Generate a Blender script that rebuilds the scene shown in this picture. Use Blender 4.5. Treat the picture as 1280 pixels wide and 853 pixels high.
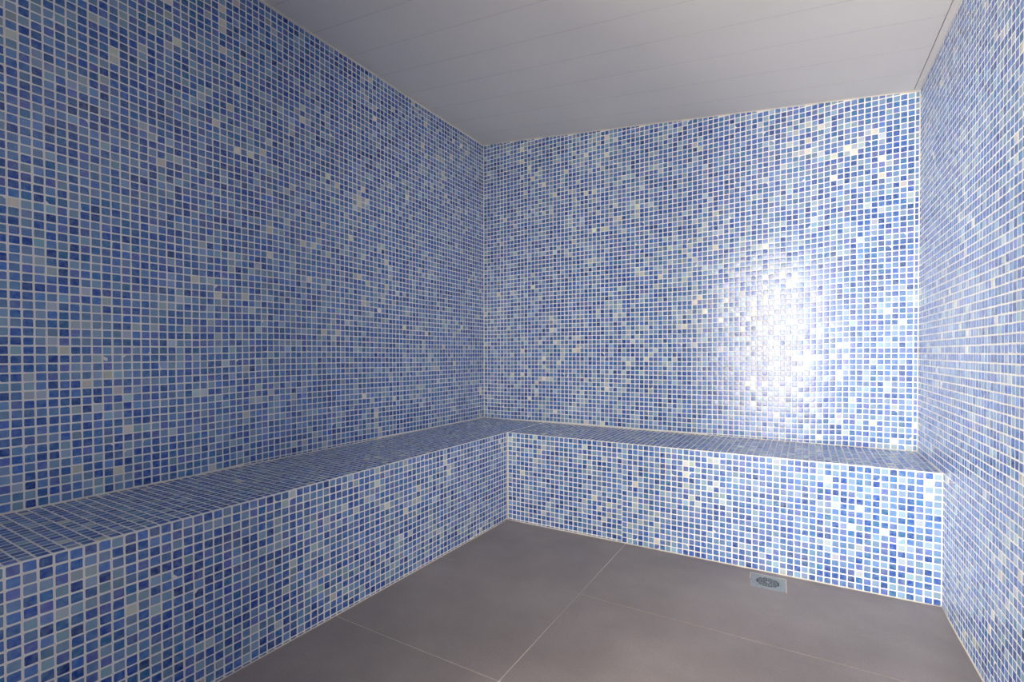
import bpy, math, random
import numpy as np
from mathutils import Matrix, Vector

for o in list(bpy.data.objects):
    bpy.data.objects.remove(o)
S = bpy.context.scene
COL = S.collection
rng = np.random.default_rng(7)
random.seed(7)

# ------------------------------------------------------------------ measures
M = 0.0269                    # one mosaic module (tile + joint) in metres; lengths below are in modules
W = 88.78                     # width of the back wall
HL, HR = 91.6, 81.2           # ceiling height at the left and right wall (it slopes)
SL, SR = 0.0425, 0.0330       # left and right wall run slightly out of square
D1, D2 = 17.74, 17.24         # bench depth along the left wall / along the back wall
HB = 19.1                     # bench height
YF = -117.0                   # front wall (behind the camera)
DOOR = (52.0, 82.5, 74.0)     # doorway in the front wall: x0, x1, height

ADDED_SIDE = (22.0, 45.0)            # opening added beside the doorway to let the second lamp in: x0, x1

def xl(y): return SL*y
def xr(y): return W + SR*y
def xb(y): return D1 + SL*y
def zc(x): return HL + (HR-HL)*x/W

# ------------------------------------------------------------------ camera
f = 590.08; cx, cy = 630.0, 449.1
yaw, pit, rol = -0.52556, -0.01226, -0.00203
F = Vector((math.sin(yaw)*math.cos(pit), math.cos(yaw)*math.cos(pit), math.sin(pit)))
R = Vector((math.cos(yaw), -math.sin(yaw), 0)); U = R.cross(F)
R2 = R*math.cos(rol)+U*math.sin(rol); U2 = U*math.cos(rol)-R*math.sin(rol)
CAM = Vector((67.83, -106.27, 36.27))
cd = bpy.data.cameras.new('camera'); cam = bpy.data.objects.new('camera', cd); COL.objects.link(cam)
cd.sensor_width = 36; cd.lens = f/1280*36; cd.clip_start = 0.02
cd.shift_x = (640-cx)/1280; cd.shift_y = (cy-426.5)/1280
m = Matrix((R2, U2, -F)).transposed().to_4x4(); m.translation = CAM*M
cam.matrix_world = m
S.camera = cam

# ------------------------------------------------------------------ world, light, exposure
w = bpy.data.worlds.new('world'); S.world = w; w.use_nodes = True
w.node_tree.nodes['Background'].inputs[0].default_value = (0.93, 0.96, 1, 1)
w.node_tree.nodes['Background'].inputs[1].default_value = 0.08

def area(name, loc, rot, sx, sy, power, color):
    l = bpy.data.lights.new(name, 'AREA'); l.shape = 'RECTANGLE'; l.size = sx; l.size_y = sy
    l.energy = power; l.color = color
    o = bpy.data.objects.new(name, l); COL.objects.link(o); o.location = loc; o.rotation_euler = rot
    return o
# daylight of the next room, through the open doorway; the slanting lamp is added
def aimed(name, loc, d_, sx, sy, power, color, spread=180):
    o_ = area(name, [c*M for c in loc], (0, 0, 0), sx*M, sy*M, power, color)
    o_.data.spread = math.radians(spread)
    o_.rotation_euler = (-Vector(d_)).to_track_quat('Z', 'Y').to_euler()
aimed('unseen_hall_light', (90, -200, 44), (0, 1, 0), 78, 84, 195, (1.0, 0.91, 0.82))
aimed('unseen_hall_light', (-13, -200, 46), (.44, 1, 0), 32, 92, 48, (1.0, 0.91, 0.82), 65)  # added lamp, brightens the right wall through the added side opening

S.view_settings.view_transform = 'Standard'; S.view_settings.look = 'None'
S.view_settings.gamma = 1; S.view_settings.use_curve_mapping = False
S.view_settings.exposure = 0.8

# ------------------------------------------------------------------ materials
def mat(name):
    a = bpy.data.materials.new(name); a.use_nodes = True
    nt = a.node_tree; return a, nt, nt.nodes['Principled BSDF']
def simple(name, color, rough, metal=0.0, var=0.0, scale=20, bump=0.0, bscale=200):
    a, nt, p = mat(name)
    p.inputs['Roughness'].default_value = rough; p.inputs['Metallic'].default_value = metal
    p.inputs['Base Color'].default_value = (*color, 1)
    tc = nt.nodes.new('ShaderNodeNewGeometry')
    if var:
        n = nt.nodes.new('ShaderNodeTexNoise'); n.inputs['Scale'].default_value = scale; n.inputs['Detail'].default_value = 5
        nt.links.new(tc.outputs['Position'], n.inputs['Vector'])
        r = nt.nodes.new('ShaderNodeMapRange'); r.inputs['From Min'].default_value = .3; r.inputs['From Max'].default_value = .7
        r.inputs['To Min'].default_value = 1-var; r.inputs['To Max'].default_value = 1+var
        nt.links.new(n.outputs['Fac'], r.inputs['Value'])
        v = nt.nodes.new('ShaderNodeVectorMath'); v.operation = 'SCALE'; v.inputs[0].default_value = color
        nt.links.new(r.outputs[0], v.inputs['Scale']); nt.links.new(v.outputs[0], p.inputs['Base Color'])
    if bump:
        n = nt.nodes.new('ShaderNodeTexNoise'); n.inputs['Scale'].default_value = bscale; n.inputs['Detail'].default_value = 3
        nt.links.new(tc.outputs['Position'], n.inputs['Vector'])
        b = nt.nodes.new('ShaderNodeBump'); b.inputs['Strength'].default_value = bump; b.inputs['Distance'].default_value = .001
        nt.links.new(n.outputs['Fac'], b.inputs['Height']); nt.links.new(b.outputs[0], p.inputs['Normal'])
    return a

def glass_mosaic(name, per_object):
    a, nt, p = mat(name)
    L = nt.links.new
    if per_object:
        c = nt.nodes.new('ShaderNodeObjectInfo')
    else:
        c = nt.nodes.new('ShaderNodeAttribute'); c.attribute_name = 'tile_color'
    g = nt.nodes.new('ShaderNodeNewGeometry')
    n = nt.nodes.new('ShaderNodeTexNoise'); n.inputs['Scale'].default_value = 75; n.inputs['Detail'].default_value = 2
    L(g.outputs['Position'], n.inputs['Vector'])
    r = nt.nodes.new('ShaderNodeMapRange'); r.inputs['From Min'].default_value = .35; r.inputs['From Max'].default_value = .7
    r.inputs['To Min'].default_value = 0; r.inputs['To Max'].default_value = .28
    L(n.outputs['Fac'], r.inputs['Value'])
    mx = nt.nodes.new('ShaderNodeMix'); mx.data_type = 'RGBA'
    L(r.outputs[0], mx.inputs[0]); L(c.outputs['Color'], mx.inputs[6]); mx.inputs[7].default_value = (.30, .50, .64, 1)
    L(mx.outputs[2], p.inputs['Base Color'])
    p.inputs['Roughness'].default_value = .20
    p.inputs['IOR'].default_value = 1.6
    return a
MT = glass_mosaic('glass_mosaic', False)
MTP = glass_mosaic('glass_mosaic_single', True)
GROUT = simple('white_grout', (.82, .81, .775), .65, var=.05, scale=8, bump=.3, bscale=400)
BEAD = simple('sealant', (.70, .66, .58), .5, var=.06, scale=15)
PLANK = simple('grey_plank', (.84, .80, .74), .33, var=.02, scale=3)
GROOVE_SHADE = simple('plank_groove_shade', (.40, .39, .37), .6)  # darker colour on the plank sides, painted as shade in the joints
STEEL = simple('brushed_steel', (.36, .40, .39), .42, metal=.6, var=.1, scale=60)
DARK = simple('drain_well_shade', (.02, .02, .02), .7)
WHITE = simple('white_paint', (.75, .76, .78), .5)
JOINT = simple('floor_joint', (.80, .74, .66), .8, var=.25, scale=5)

# the joint running across the room is stained darker near its middle
nt = JOINT.node_tree; p = nt.nodes['Principled BSDF']; src = p.inputs['Base Color'].links[0].from_socket
g = nt.nodes.new('ShaderNodeNewGeometry'); vd = nt.nodes.new('ShaderNodeVectorMath'); vd.operation = 'DISTANCE'
nt.links.new(g.outputs['Position'], vd.inputs[0]); vd.inputs[1].default_value = (32.5*M, -39.5*M, 0)
mr = nt.nodes.new('ShaderNodeMapRange'); mr.inputs['From Min'].default_value = .16; mr.inputs['From Max'].default_value = .42
mr.inputs['To Min'].default_value = .9; mr.inputs['To Max'].default_value = 0
nt.links.new(vd.outputs['Value'], mr.inputs['Value'])
mx = nt.nodes.new('ShaderNodeMix'); mx.data_type = 'RGBA'; mx.inputs[7].default_value = (.26, .225, .21, 1)
nt.links.new(mr.outputs[0], mx.inputs[0]); nt.links.new(src, mx.inputs[6]); nt.links.new(mx.outputs[2], p.inputs['Base Color'])

a, nt, p = mat('grey_porcelain'); PORC = a
g = nt.nodes.new('ShaderNodeNewGeometry')
n1 = nt.nodes.new('ShaderNodeTexNoise'); n1.inputs['Scale'].default_value = 2.2; n1.inputs['Detail'].default_value = 8; n1.inputs['Roughness'].default_value = .6
n2 = nt.nodes.new('ShaderNodeTexNoise'); n2.inputs['Scale'].default_value = 160; n2.inputs['Detail'].default_value = 3
for n in (n1, n2): nt.links.new(g.outputs['Position'], n.inputs['Vector'])
cr = nt.nodes.new('ShaderNodeValToRGB')
cr.color_ramp.elements[0].position = .3; cr.color_ramp.elements[0].color = (.250, .215, .200, 1)
cr.color_ramp.elements[1].position = .72; cr.color_ramp.elements[1].color = (.370, .322, .298, 1)
nt.links.new(n1.outputs['Fac'], cr.inputs[0])
mr = nt.nodes.new('ShaderNodeMapRange'); mr.inputs['To Min'].default_value = .82; mr.inputs['To Max'].default_value = 1.18
nt.links.new(n2.outputs['Fac'], mr.inputs['Value'])
vm = nt.nodes.new('ShaderNodeVectorMath'); vm.operation = 'SCALE'
nt.links.new(cr.outputs[0], vm.inputs[0]); nt.links.new(mr.outputs[0], vm.inputs['Scale']); nt.links.new(vm.outputs[0], p.inputs['Base Color'])
p.inputs['Roughness'].default_value = .42

# ------------------------------------------------------------------ helpers
def link(name, me, m_=None, parent=None, kind=None, label=None, cat=None):
    o = bpy.data.objects.new(name, me); COL.objects.link(o)
    if m_ is not None: me.materials.append(m_)
    if parent is not None: o.parent = parent
    if kind: o['kind'] = kind
    if label: o['label'] = label
    if cat: o['category'] = cat
    return o

def mesh(name, vs, fs, smooth=False):
    me = bpy.data.meshes.new(name); me.from_pydata([tuple(c*M for c in v) for v in vs], [], fs)
    if smooth: me.shade_smooth()
    me.update(); return me

def hexa(name, lo, hi):
    """solid between a lower quad lo[4] and an upper quad hi[4] (both counter-clockwise seen from above)"""
    vs = list(lo)+list(hi)
    fs = [(3, 2, 1, 0), (4, 5, 6, 7)]+[(i, (i+1) % 4, 4+(i+1) % 4, 4+i) for i in range(4)]
    return mesh(name, vs, fs)

def rod(name, a_, b_, r, seg=8):
    """sealant bead / rod from a_ to b_ (modules), radius r"""
    a_, b_ = Vector(a_), Vector(b_); d = (b_-a_).normalized()
    s = d.cross(Vector((0, 0, 1)) if abs(d.z) < .9 else Vector((1, 0, 0))).normalized(); t = d.cross(s)
    n = max(2, int((b_-a_).length/4)); vs = []; fs = []
    for i in range(n+1):
        c = a_.lerp(b_, i/n); rr = r*random.uniform(.8, 1.2)
        vs += [c+(s*math.cos(k*2*math.pi/seg)+t*math.sin(k*2*math.pi/seg))*rr for k in range(seg)]
    for i in range(n):
        fs += [(i*seg+k, i*seg+(k+1) % seg, (i+1)*seg+(k+1) % seg, (i+1)*seg+k) for k in range(seg)]
    fs += [tuple(range(seg))[::-1], tuple(n*seg+k for k in range(seg))]
    return mesh(name, vs, fs, True)

# ------------------------------------------------------------------ mosaic
PAL = np.array([
    (.012, .050, .27), (.018, .075, .37), (.032, .115, .41), (.028, .145, .39), (.066, .165, .47),
    (.105, .150, .45), (.120, .235, .49), (.195, .310, .51), (.26, .39, .54), (.42, .50, .56), (.69, .68, .58)])
PW = np.array([.07, .12, .13, .06, .15, .10, .14, .11, .08, .05, .02]); PW /= PW.sum()
CUM = np.cumsum(PW)

def tile_colours(n, bias):
    # bias in -1..1 shifts the mix towards dark (negative) or pale (positive) tiles
    q = np.clip(rng.random(n)*(1-.22*np.abs(bias))+.22*np.maximum(bias, 0), 0, .9999)
    c = PAL[np.searchsorted(CUM, q)]
    return np.clip(c*(1+rng.normal(0, .12, (n, 1)))*(1+rng.normal(0, .05, (n, 3))), .005, .9)

TH = .018            # how far a tile stands proud of the grout
def template(P, N, tilt):
    """P: (n,4,3) tile corners, N: (3,) outward normal. Returns verts (n,33,3)."""
    n = len(P)
    wu = np.linalg.norm(P[:, 1]-P[:, 0], axis=1); wv = np.linalg.norm(P[:, 3]-P[:, 0], axis=1)
    rings = []
    cf = np.clip(rng.normal(1, .3, (n, 4)), .4, 2)
    chip = rng.random((n, 4)) < .0022; cf[chip] = rng.uniform(4, 8, chip.sum())
    for inset, cut, z in ((0, .055, -.02), (.006, .055, TH*.5), (.045, .045, TH), (.085, .035, TH+.0015)):
        iu = inset/wu; iv = inset/wv; cus = [(inset+cut*cf[:, j])/wu for j in range(4)]; cvs = [(inset+cut*cf[:, j])/wv for j in range(4)]
        o = np.ones(n); u8 = [cus[0], o-cus[1], o-iu, o-iu, o-cus[2], cus[3], iu, iu]; v8 = [iv, iv, cvs[1], o-cvs[2], o-iv, o-iv, o-cvs[3], cvs[0]]
        for u, v in zip(u8, v8): rings.append((u, v, z))
    rings.append((np.full(n, .5), np.full(n, .5), TH+.010))
    out = np.empty((n, 33, 3))
    for k, (u, v, z) in enumerate(rings):
        u = u[:, None]; v = v[:, None]
        q = P[:, 0]*(1-u)*(1-v)+P[:, 1]*u*(1-v)+P[:, 2]*u*v+P[:, 3]*(1-u)*v
        zz = z+(0 if k < 8 else 1)*(tilt[:, :1]*(u-.5)+tilt[:, 1:]*(v-.5))
        out[:, k] = q+zz*N
    return out, chip.any(1)
TF = []
for r_ in range(3):
    for k in range(8): TF.append((r_*8+k, r_*8+(k+1) % 8, r_*8+8+(k+1) % 8, r_*8+8+k))
for k in range(8): TF.append((24+k, 24+(k+1) % 8, 32))

class Mosaic:
    """collects the tiles of one owner (a wall or the bench)"""
    def __init__(self): self.P = []; self.N = []; self.C = []; self.full = []
    def field(self, O, U, V, ulines, vshift, vpitch, umax, vlo, vhi, gap=.165, seed=0, v0=0.0, skip=None):
        """tiles on a plane at O + u*U + v*V. Columns between ulines; rows v = v0 + k*vpitch + vshift(u),
        cut off below vlo(u) and above vhi(u)."""
        O, U, V = map(np.array, (O, U, V)); N = np.cross(U, V); N = N/np.linalg.norm(N)
        g = gap/2; Ps = []; fl = []; uc = []; vc = []
        for a_, b_ in zip(ulines[:-1], ulines[1:]):
            a_, b_ = max(a_, 0), min(b_, umax)
            if b_-a_ < .32: continue
            ua, ub = a_+g, b_-g
            um = (ua+ub)/2
            k0 = int(math.floor((vlo(um)-v0)/vpitch))-2; k1 = int(math.ceil((vhi(um)-v0)/vpitch))+2
            for k in range(k0, k1):
                lo = v0+k*vpitch; hi = lo+vpitch
                ju, jv = random.gauss(0, .012), random.gauss(0, .012)
                s = random.gauss(0, .006)
                c = []
                cutt = False
                for u, v, pos in ((ua, lo+g, 0), (ub, lo+g, 0), (ub, hi-g, 1), (ua, hi-g, 1)):
                    vv = v+vshift(u)
                    l, h_ = vlo(u)+g, vhi(u)-g
                    if vv < l: vv = l; cutt = True
                    if vv > h_: vv = h_; cutt = True
                    c.append([u, vv])
                if (c[3][1]-c[0][1]) < .13 or (c[2][1]-c[1][1]) < .13: continue
                for i in range(4):
                    c[i][0] += ju+random.gauss(0, .005)
                    if not cutt: c[i][1] += jv+random.gauss(0, .005)
                if skip and skip(um, (lo+hi)/2): continue
                Ps.append([O+U*q[0]+V*q[1] for q in c]); fl.append((not cutt) and b_-a_ > .95)
                uc.append(um); vc.append((lo+hi)/2)
        n = len(Ps); uc = np.array(uc); vc = np.array(vc)
        bias = (np.sin(uc*.11+seed*1.7)*np.cos(vc*.13+seed*2.3)+np.sin(uc*.37+vc*.23+seed)*.5+np.sin(uc*.21-vc*.31+seed*3)*.5)*.6
        self.P.append(np.array(Ps)); self.N.append(np.repeat(N[None], n, 0)); self.C.append(tile_colours(n, bias)); self.full += fl
    def build(self, owner, limit=300):
        P = np.concatenate(self.P); N = np.concatenate(self.N); C = np.concatenate(self.C); full = np.array(self.full)
        n = len(P); tilt = rng.normal(0, .012, (n, 2))
        V = np.empty((n, 33, 3)); chipped = np.zeros(n, bool)
        for nn in np.unique(N.round(6), axis=0):
            s = np.abs(N-nn).max(1) < 1e-5; V[s], chipped[s] = template(P[s], nn, tilt[s])
        # the tiles that show largest become objects of their own
        ctr = P.mean(1); d = ctr-np.array(CAM); z = d@np.array(F)
        px = cx+f*(d@np.array(R2))/z; py = cy-f*(d@np.array(U2))/z
        size = np.abs((d*N).sum(1))/np.linalg.norm(d, axis=1)/np.maximum(z, 1)**2
        vis = (z > 1) & (px > 2) & (px < 1278) & (py > 2) & (py < 851) & full & ((d*N).sum(1) < 0)
        order = np.argsort(-np.where(vis, size, -1))[:limit]
        single = np.zeros(n, bool); single[order] = vis[order]
        protos = {}
        for i in order:
            if not vis[i]: continue
            key = tuple(N[i].round(5)); c0 = ctr[i]
            key = key+((1000+int(i),) if chipped[i] else (int(rng.integers(0, 6)),))
            if key not in protos:
                me = bpy.data.meshes.new('tile'); me.from_pydata(((V[i]-c0)*M).tolist(), [], TF)
                me.shade_smooth(); me.materials.append(MTP); protos[key] = me
            o = bpy.data.objects.new('tile', protos[key]); o.location = c0*M; o.parent = owner
            o.color = (*C[i], 1); COL.objects.link(o)
        Vr = V[~single]; Cr = C[~single]; k = len(Vr)
        me = bpy.data.meshes.new('mosaic_tiles')
        me.vertices.add(k*33); me.vertices.foreach_set('co', (Vr*M).reshape(-1).astype(np.float32))
        li = np.concatenate([np.array(t) for t in TF]); ls = np.array([len(t) for t in TF])
        loops = (li[None]+(np.arange(k)*33)[:, None]).reshape(-1)
        tot = np.tile(ls, k); st = np.concatenate([[0], np.cumsum(tot)[:-1]])
        me.loops.add(len(loops)); me.loops.foreach_set('vertex_index', loops.astype(np.int32))
        me.polygons.add(len(tot)); me.polygons.foreach_set('loop_start', st.astype(np.int32))
        me.update(calc_edges=True); me.validate()
        me.shade_smooth()
        at = me.attributes.new('tile_color', 'FLOAT_COLOR', 'POINT')
        at.data.foreach_set('color', np.repeat(np.c_[Cr, np.ones(k)], 33, 0).reshape(-1).astype(np.float32))
        link('mosaic_tiles', me, MT, owner, 'stuff')

# ------------------------------------------------------------------ shell
T = 4.0
YB = -YF
# floor: joint bed with six large porcelain tiles
floor = link('floor', hexa('floor', [(-8, YF-6, -4), (W+6, YF-6, -4), (W+6, T, -4), (-8, T, -4)],
             [(-8, YF-6, -.06), (W+6, YF-6, -.06), (W+6, T, -.06), (-8, T, -.06)]), JOINT, kind='structure')
jx = lambda y: 43.57+.0367*y
ys = [-17.3+.03, -39.52, -61.85, -84.2, -106.5, YF-5.9]
def porc(x0a, x0b, x1a, x1b, ya, yb):
    g_ = .055; b_ = .03; z0, z1 = -.055, 0
    lo = [(x0b+g_, yb+g_, z0), (x1b-g_, yb+g_, z0), (x1a-g_, ya-g_, z0), (x0a+g_, ya-g_, z0)]
    m1 = [(x, y, z1-b_) for x, y, z in lo]
    hi = [(x0b+g_+b_, yb+g_+b_, z1), (x1b-g_-b_, yb+g_+b_, z1), (x1a-g_-b_, ya-g_-b_, z1), (x0a+g_+b_, ya-g_-b_, z1)]
    fs = [(3, 2, 1, 0), (8, 9, 10, 11)]
    for r_ in (0, 4): fs += [(r_+i, r_+(i+1) % 4, r_+4+(i+1) % 4, r_+4+i) for i in range(4)]
    link('tile', mesh('floor_tile', lo+m1+hi, fs), PORC, floor)
for ya, yb in zip(ys[:-1], ys[1:]):
    y2 = max(yb, YF-5.9)
    porc(xb(ya)-.3, xb(y2)-.3, jx(ya), jx(y2), ya, y2)
    porc(jx(ya), jx(y2), xr(ya)+.05, xr(y2)+.05, ya, y2)

# walls (grout coloured, tiles set proud of them)
wall_back = link('wall_back', hexa('wall_back', [(-T, 0, -4), (W+T, 0, -4), (W+T, T, -4), (-T, T, -4)],
                 [(-T, 0, zc(-T)+.4), (W+T, 0, zc(W+T)+.4), (W+T, T, zc(W+T)+.4), (-T, T, zc(-T)+.4)]), GROUT, kind='structure')
wall_left = link('wall_left', hexa('wall_left', [(xl(YF-5)-T, YF-5, -4), (xl(YF-5), YF-5, -4), (0, 0, -4), (-T, 0, -4)],
                 [(xl(YF-5)-T, YF-5, HL+1), (xl(YF-5), YF-5, HL+.4), (0, 0, HL+.4), (-T, 0, HL+1)]), GROUT, kind='structure')
wall_right = link('wall_right', hexa('wall_right', [(xr(YF-5), YF-5, -4), (xr(YF-5)+T, YF-5, -4), (W+T, 0, -4), (W, 0, -4)],
                  [(xr(YF-5), YF-5, HR+.3), (xr(YF-5)+T, YF-5, HR-.2), (W+T, 0, HR-.2), (W, 0, HR+.3)]), GROUT, kind='structure')
# front wall behind the camera: two piers and a lintel around the doorway, one mesh
def box(x0, x1, y0, y1, z0, z1, zb=None):
    zb = z1 if zb is None else zb
    return [(x0, y0, z0), (x1, y0, z0), (x1, y1, z0), (x0, y1, z0), (x0, y0, z1), (x1, y0, zb), (x1, y1, zb), (x0, y1, z1)]
vs = []; fs = []
for bx in (box(xl(YF)-.2, ADDED_SIDE[0], YF-5, YF, -1, zc(-5)-.1, zc(ADDED_SIDE[0])), box(ADDED_SIDE[1], DOOR[0], YF-5, YF, -1, zc(ADDED_SIDE[1]), zc(DOOR[0])),
           box(ADDED_SIDE[0], ADDED_SIDE[1], YF-5, YF, DOOR[2], zc(ADDED_SIDE[0]), zc(ADDED_SIDE[1])), box(ADDED_SIDE[0], ADDED_SIDE[1], YF-5, YF, -1, 6), box(DOOR[1], xr(YF)+.2, YF-5, YF, -1, zc(DOOR[1]), zc(xr(YF))),
           box(DOOR[0], DOOR[1], YF-5, YF, DOOR[2], zc(DOOR[0]), zc(DOOR[1]))):
    n0 = len(vs); vs += bx
    fs += [tuple(n0+i for i in q) for q in ((3, 2, 1, 0), (4, 5, 6, 7), (0, 1, 5, 4), (1, 2, 6, 5), (2, 3, 7, 6), (3, 0, 4, 7))]
FRONT = simple('pale_blue_wall', (.20, .28, .48), .3, var=.1, scale=30)
wall_front = link('wall_front', mesh('wall_front', vs, fs), FRONT, kind='structure')
# unseen screen added between the openings to keep the two lamps' light apart
link('added_light_screen', hexa('added_light_screen', [(47.5, YF-95, -1), (49.5, YF-95, -1), (49.5, YF-5.2, -1), (47.5, YF-5.2, -1)],
     [(47.5, YF-95, 95), (49.5, YF-95, 95), (49.5, YF-5.2, 95), (47.5, YF-5.2, 95)]), WHITE, kind='structure')
# door frame
vs = []; fs = []
for bx in (box(DOOR[0], DOOR[0]+1.4, YF-5.2, YF+.4, 0, DOOR[2]-1.4), box(DOOR[1]-1.4, DOOR[1], YF-5.2, YF+.4, 0, DOOR[2]-1.4),
           box(DOOR[0], DOOR[1], YF-5.2, YF+.4, DOOR[2]-1.4, DOOR[2])):
    n0 = len(vs); vs += bx
    fs += [tuple(n0+i for i in q) for q in ((3, 2, 1, 0), (4, 5, 6, 7), (0, 1, 5, 4), (1, 2, 6, 5), (2, 3, 7, 6), (3, 0, 4, 7))]
link('door_1', mesh('door_1', vs, fs), WHITE, kind='structure')

# ceiling: sloping, of long grey planks laid side by side
ceiling = link('ceiling', hexa('ceiling', [(-7, YF-5, zc(-7)+.5), (W+3, YF-5, zc(W+3)+.5), (W+3, T, zc(W+3)+.5), (-7, T, zc(-7)+.5)],
               [(-7, YF-5, zc(-7)+4), (W+3, YF-5, zc(W+3)+4), (W+3, T, zc(W+3)+4), (-7, T, zc(-7)+4)]), PLANK, kind='structure')
y = .9; k = 0
while y > YF:
    ya, yb = y, max(y-7.47, YF); y = yb
    g_ = .016; b_ = .004; yt = min(ya, 0)
    def xs(yy): return (xl(yy)+.03, xr(yy)-.95)
    vs = []
    for dy, dz in ((g_, .5), (g_, b_), (g_+b_, 0)):
        for (yy, s) in ((yb+dy, 0), (yb+dy, 1), (yt-dy, 1), (yt-dy, 0)):
            x = xs(yy)[s]; vs.append((x, yy, zc(x)+dz))
    fs = [(8, 11, 10, 9), (0, 1, 2, 3)]
    for r_ in (0, 4): fs += [(r_+i, r_+4+i, r_+4+(i+1) % 4, r_+(i+1) % 4) for i in range(4)]
    o = link('plank', mesh('plank', vs, fs), PLANK, ceiling)
    o.data.materials.append(GROOVE_SHADE)
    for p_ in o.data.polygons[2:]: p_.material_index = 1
# edge trim along the right wall
def tr(x0, x1, z0, z1, ya=-.05, yb=YF+.05):
    lo = [(xr(yb)-x0, yb, zc(xr(yb)-x0)+z0), (xr(yb)-x1, yb, zc(xr(yb)-x1)+z0), (xr(ya)-x1, ya, zc(xr(ya)-x1)+z0), (xr(ya)-x0, ya, zc(xr(ya)-x0)+z0)]
    return hexa('trim', lo, [(a_, b_, c_+z1-z0) for a_, b_, c_ in lo])
link('trim_1', tr(.86, .05, -.02, .45), PLANK, kind='structure')

# ------------------------------------------------------------------ wall mosaics
def lines(o, n): return [o-1+i for i in range(n+3)]
def smooth(a_, b_, x):
    t = min(1, max(0, (x-a_)/(b_-a_))); return t*t*(3-2*t)
# back wall: u from left to right, v up from the bench top
mo = Mosaic()
bs = lambda u: .12+.2*smooth(4, 18, u)-.04*smooth(30, 42, u)+.3*smooth(48, 70, u)+.44*smooth(70, 80, u)
mo.field((0, 0, HB), (1, 0, 0), (0, 0, 1), lines(.13, 90), bs, 1.0, W-.04, lambda u: .05, lambda u: zc(u)-HB-.05, seed=1)
mo.build(wall_back)
# left wall: u runs from the front towards the back wall
Lw = math.hypot(1, SL); yf = YF
mo = Mosaic()
LEN = -YF*Lw
def ls_(u):
    y_ = YF+u/Lw
    return .12+.36*smooth(-73, -58, y_)-.30*smooth(-50, -22, y_)
mo.field((xl(YF), YF, HB), (SL/Lw, 1/Lw, 0), (0, 0, 1), [LEN-.1-118+i for i in range(120)], ls_, 1.0, LEN-.04, lambda u: .05, lambda u: HL-HB-.12, seed=2,
         )
# outward normal of U x V must point into the room (+x)
mo.build(wall_left)
# right wall: u runs from the back wall to the front, floor to ceiling
Rw = math.hypot(1, SR)
mo = Mosaic()
mo.field((W, 0, 0), (-SR/Rw, -1/Rw, 0), (0, 0, 1), lines(.3, 117), lambda u: 0, 1.0, -YF*Rw, lambda u: (HB+.02 if u < D2 else .02),
         lambda u: HR-.02, seed=3, v0=HB-20)
mo.build(wall_right)

# ------------------------------------------------------------------ bench (one L shaped tiled bench)
bench = bpy.data.objects.new('bench', None); COL.objects.link(bench)
bench.location = (D1*M/2, YF*M/2, 0)
bench['label'] = 'L-shaped built-in bench covered in blue glass mosaic along left and back walls'
bench['category'] = 'bench'
bench.matrix_parent_inverse = Matrix()
e = .02; yi = -D2
c0 = [(xl(YF)+e, YF+e), (xb(YF), YF+e), (xb(yi), yi), (xr(yi)-e, yi), (xr(0)-e, -e), (e, -e)]
vs = [(x, y_, .0) for x, y_ in c0]+[(x, y_, HB) for x, y_ in c0]
fs = [(5, 4, 3, 2, 1, 0), (6, 7, 8, 9, 10, 11)]+[(i, (i+1) % 6, 6+(i+1) % 6, 6+i) for i in range(6)]
bench_core = link('bench_core', mesh('bench_core', vs, fs), GROUT, bench)
mo = Mosaic()
xi = xb(yi)
# face below the back part, seen from the room
mo.field((xi, yi, 0), (1, 0, 0), (0, 0, 1), lines(.2, 26), lambda u: 0, (HB-.06)/19.42, 25.24, lambda u: .04, lambda u: HB-.06, seed=4, v0=HB-.06-(HB-.06)/19.42*20)
mo.field((xi+25.2, yi, 0), (1, 0, 0), (0, 0, 1), lines(0, 46), lambda u: -.06*u/46, (HB-.06)/19.06, xr(yi)-xi-25.2-.04, lambda u: .04, lambda u: HB-.06, seed=5, v0=HB-.06-(HB-.06)/19.06*20)
# face below the left part
LB = (yi-YF)*Lw
mo.field((xb(YF), YF, 0), (SL/Lw, 1/Lw, 0), (0, 0, 1), [LB-.55-100+i for i in range(103)], lambda u: 0, (HB-.06)/19.38, LB-.1, lambda u: .04, lambda u: HB-.06, seed=6, v0=HB-.06-(HB-.06)/19.38*20)
# seat along the left wall (full length to the back wall) and along the back wall
mo.field((xl(YF), YF, HB), (1, 0, 0), (SL, 1, 0), [0.1+i*.976 for i in range(19)], lambda u: 0, 1.0, D1-.05, lambda u: .1, lambda u: -YF-.12, seed=7, v0=-YF+yi-.55-105)
mo.field((xi+.02, yi, HB), (1, 0, 0), (SL, 1, 0), lines(.2, 73), lambda u: 0, (D2-.25)/17, xr(yi)-xi-.25, lambda u: .08, lambda u: -yi-.14, seed=8, v0=.08)
mo.build(bench)
for o in bench.children: o.matrix_parent_inverse = Matrix.Translation((-D1*M/2, -YF*M/2, 0))

# ------------------------------------------------------------------ sealant beads in the joints
def bead(owner, a_, b_, r): link('sealant_bead', rod('sealant_bead', a_, b_, r), BEAD, owner)
bead(wall_back, (.1, -.03, zc(0)-.05), (W-.1, -.03, zc(W)-.05), .10)
bead(wall_left, (xl(-.2)+.03, -.2, HL-.05), (xl(YF)+.03, YF+.5, HL-.05), .10)
bead(wall_right, (xr(-D2)-.02, -D2-.1, .02), (xr(YF)-.02, YF+.5, .02), .12)
bead(wall_back, (.02, -.02, HB), (.02, -.02, HL-.2), .10)
bead(wall_back, (W-.02, -.02, HB), (W-.02, -.02, HR-.2), .12)
def bb(a_, b_, r):
    link('sealant_bead', rod('sealant_bead', a_, b_, r), BEAD, bench).matrix_parent_inverse = Matrix.Translation((-D1*M/2, -YF*M/2, 0))
bb((xi+.05, yi-.02, .02), (xr(yi)-.1, yi-.02, .02), .13)
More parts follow.
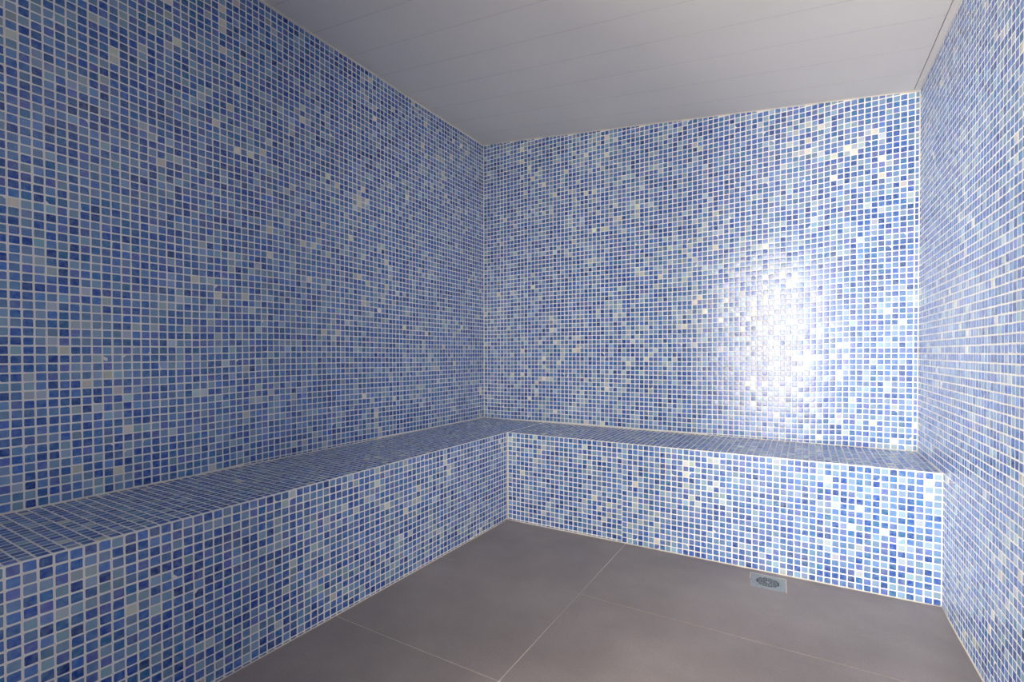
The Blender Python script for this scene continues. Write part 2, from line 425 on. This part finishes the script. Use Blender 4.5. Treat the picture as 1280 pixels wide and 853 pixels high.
bb((xi+.02, yi-.05, .02), (xb(YF)+.02, YF+.5, .02), .09)
bb((xi+.05, yi-.05, .1), (xi+.05, yi-.05, HB-.1), .12)
bb((.2, -.06, HB+.01), (W-.2, -.06, HB+.01), .08)
bb((xl(-.3)+.06, -.3, HB+.01), (xl(YF)+.06, YF+.5, HB+.01), .08)

# dabs of dried grout left on the left wall
for y_, z_, r in ((-80.8, 35.7, .26), (-76.1, 36.4, .13), (-77.9, 37.2, .17)):
    vs = []; fs = []
    for i in range(4):
        for k in range(8):
            a_ = k*math.pi/4; rr = r*math.cos(i*math.pi/7)*random.uniform(.85, 1.15)
            yy = y_+rr*math.cos(a_)*1.2
            vs.append((xl(yy)+.03+.12*math.sin(i*math.pi/7)*1.0, yy, z_+rr*math.sin(a_)-rr*math.cos(a_)*.5))
    for i in range(3): fs += [(i*8+k, i*8+(k+1) % 8, i*8+8+(k+1) % 8, i*8+8+k) for k in range(8)]
    fs.append(tuple(24+k for k in range(8)))
    link('grout_dab', mesh('grout_dab', vs, fs, True), GROUT, wall_left)

# ------------------------------------------------------------------ floor drain
drain = bpy.data.objects.new('floor_drain', None); COL.objects.link(drain)
drain.location = (66.6*M, -21.35*M, 0)
drain['label'] = 'small square metal floor drain with round slotted grate in dark floor'
drain['category'] = 'drain'
hs = 2.4
def sq_ring(r_in, z0, z1, n=32):
    vs = []; fs = []
    for z, rr in ((z1, r_in), (z1, None), (z0, None), (z0, r_in)):
        for k in range(n):
            a_ = 2*math.pi*(k+.5)/n; c, s = math.cos(a_), math.sin(a_)
            if rr is None:
                q = (hs if z == z1 else hs+.03)/max(abs(c), abs(s))
            else: q = rr
            vs.append((q*c, q*s, z))
    for r_ in range(4):
        b_ = (r_+1) % 4
        fs += [(r_*n+k, b_*n+k, b_*n+(k+1) % n, r_*n+(k+1) % n) for k in range(n)]
    return mesh('plate', vs, fs)
link('plate', sq_ring(1.75, .0, .03, 64), STEEL, drain)
# light border of tile joint around the plate
vs = []; fs = []
for x0, x1, y0, y1 in ((-hs-.17, hs+.17, hs+.04, hs+.2), (hs+.04, hs+.2, -hs-.04, hs+.04), (-hs-.14, -hs-.04, .2, hs+.04)):
    n0 = len(vs); vs += box(x0, x1, y0, y1, .0, .03)
    fs += [tuple(n0+i for i in q) for q in ((3, 2, 1, 0), (4, 5, 6, 7), (0, 1, 5, 4), (1, 2, 6, 5), (2, 3, 7, 6), (3, 0, 4, 7))]
link('joint_border', mesh('joint_border', vs, fs), BEAD, drain)
n = 32
vs = [(1.76*math.cos(2*math.pi*k/n), 1.76*math.sin(2*math.pi*k/n), z) for z in (.0, .006) for k in range(n)]
link('well_shade', mesh('well_shade', vs, [tuple(range(n))[::-1], tuple(range(n, 2*n))]+[(k, (k+1) % n, n+(k+1) % n, n+k) for k in range(n)]), DARK, drain)  # flat black disc, its colour stands for the shade below the grate
# grate: rings joined by curved petals
vs = []; fs = []
def strip(r0, r1, a0, a1, z=.035, dz=.022, n=10, sw=0.0):
    n0 = len(vs)
    for i in range(n+1):
        t = i/n
        for r_, zz in ((r0, z), (r1, z), (r1, z-dz), (r0, z-dz)):
            a_ = a0+(a1-a0)*t
            vs.append((r_*math.cos(a_), r_*math.sin(a_), zz))
    for i in range(n):
        for j in range(4): fs.append((n0+i*4+j, n0+i*4+(j+1) % 4, n0+(i+1)*4+(j+1) % 4, n0+(i+1)*4+j))
for r0, r1 in ((1.6, 1.75), (1.12, 1.27), (.62, .80), (.02, .34)): strip(r0, r1, 0, 2*math.pi, n=32)
for k in range(12):
    a_ = 2*math.pi*k/12; strip(.3, 1.65, a_-.07, a_+.07, n=2)
for k in range(12):
    a_ = 2*math.pi*(k+.5)/12; strip(.95, 1.4, a_-.10, a_+.10, n=2)
link('grate', mesh('grate', vs, fs), STEEL, drain)
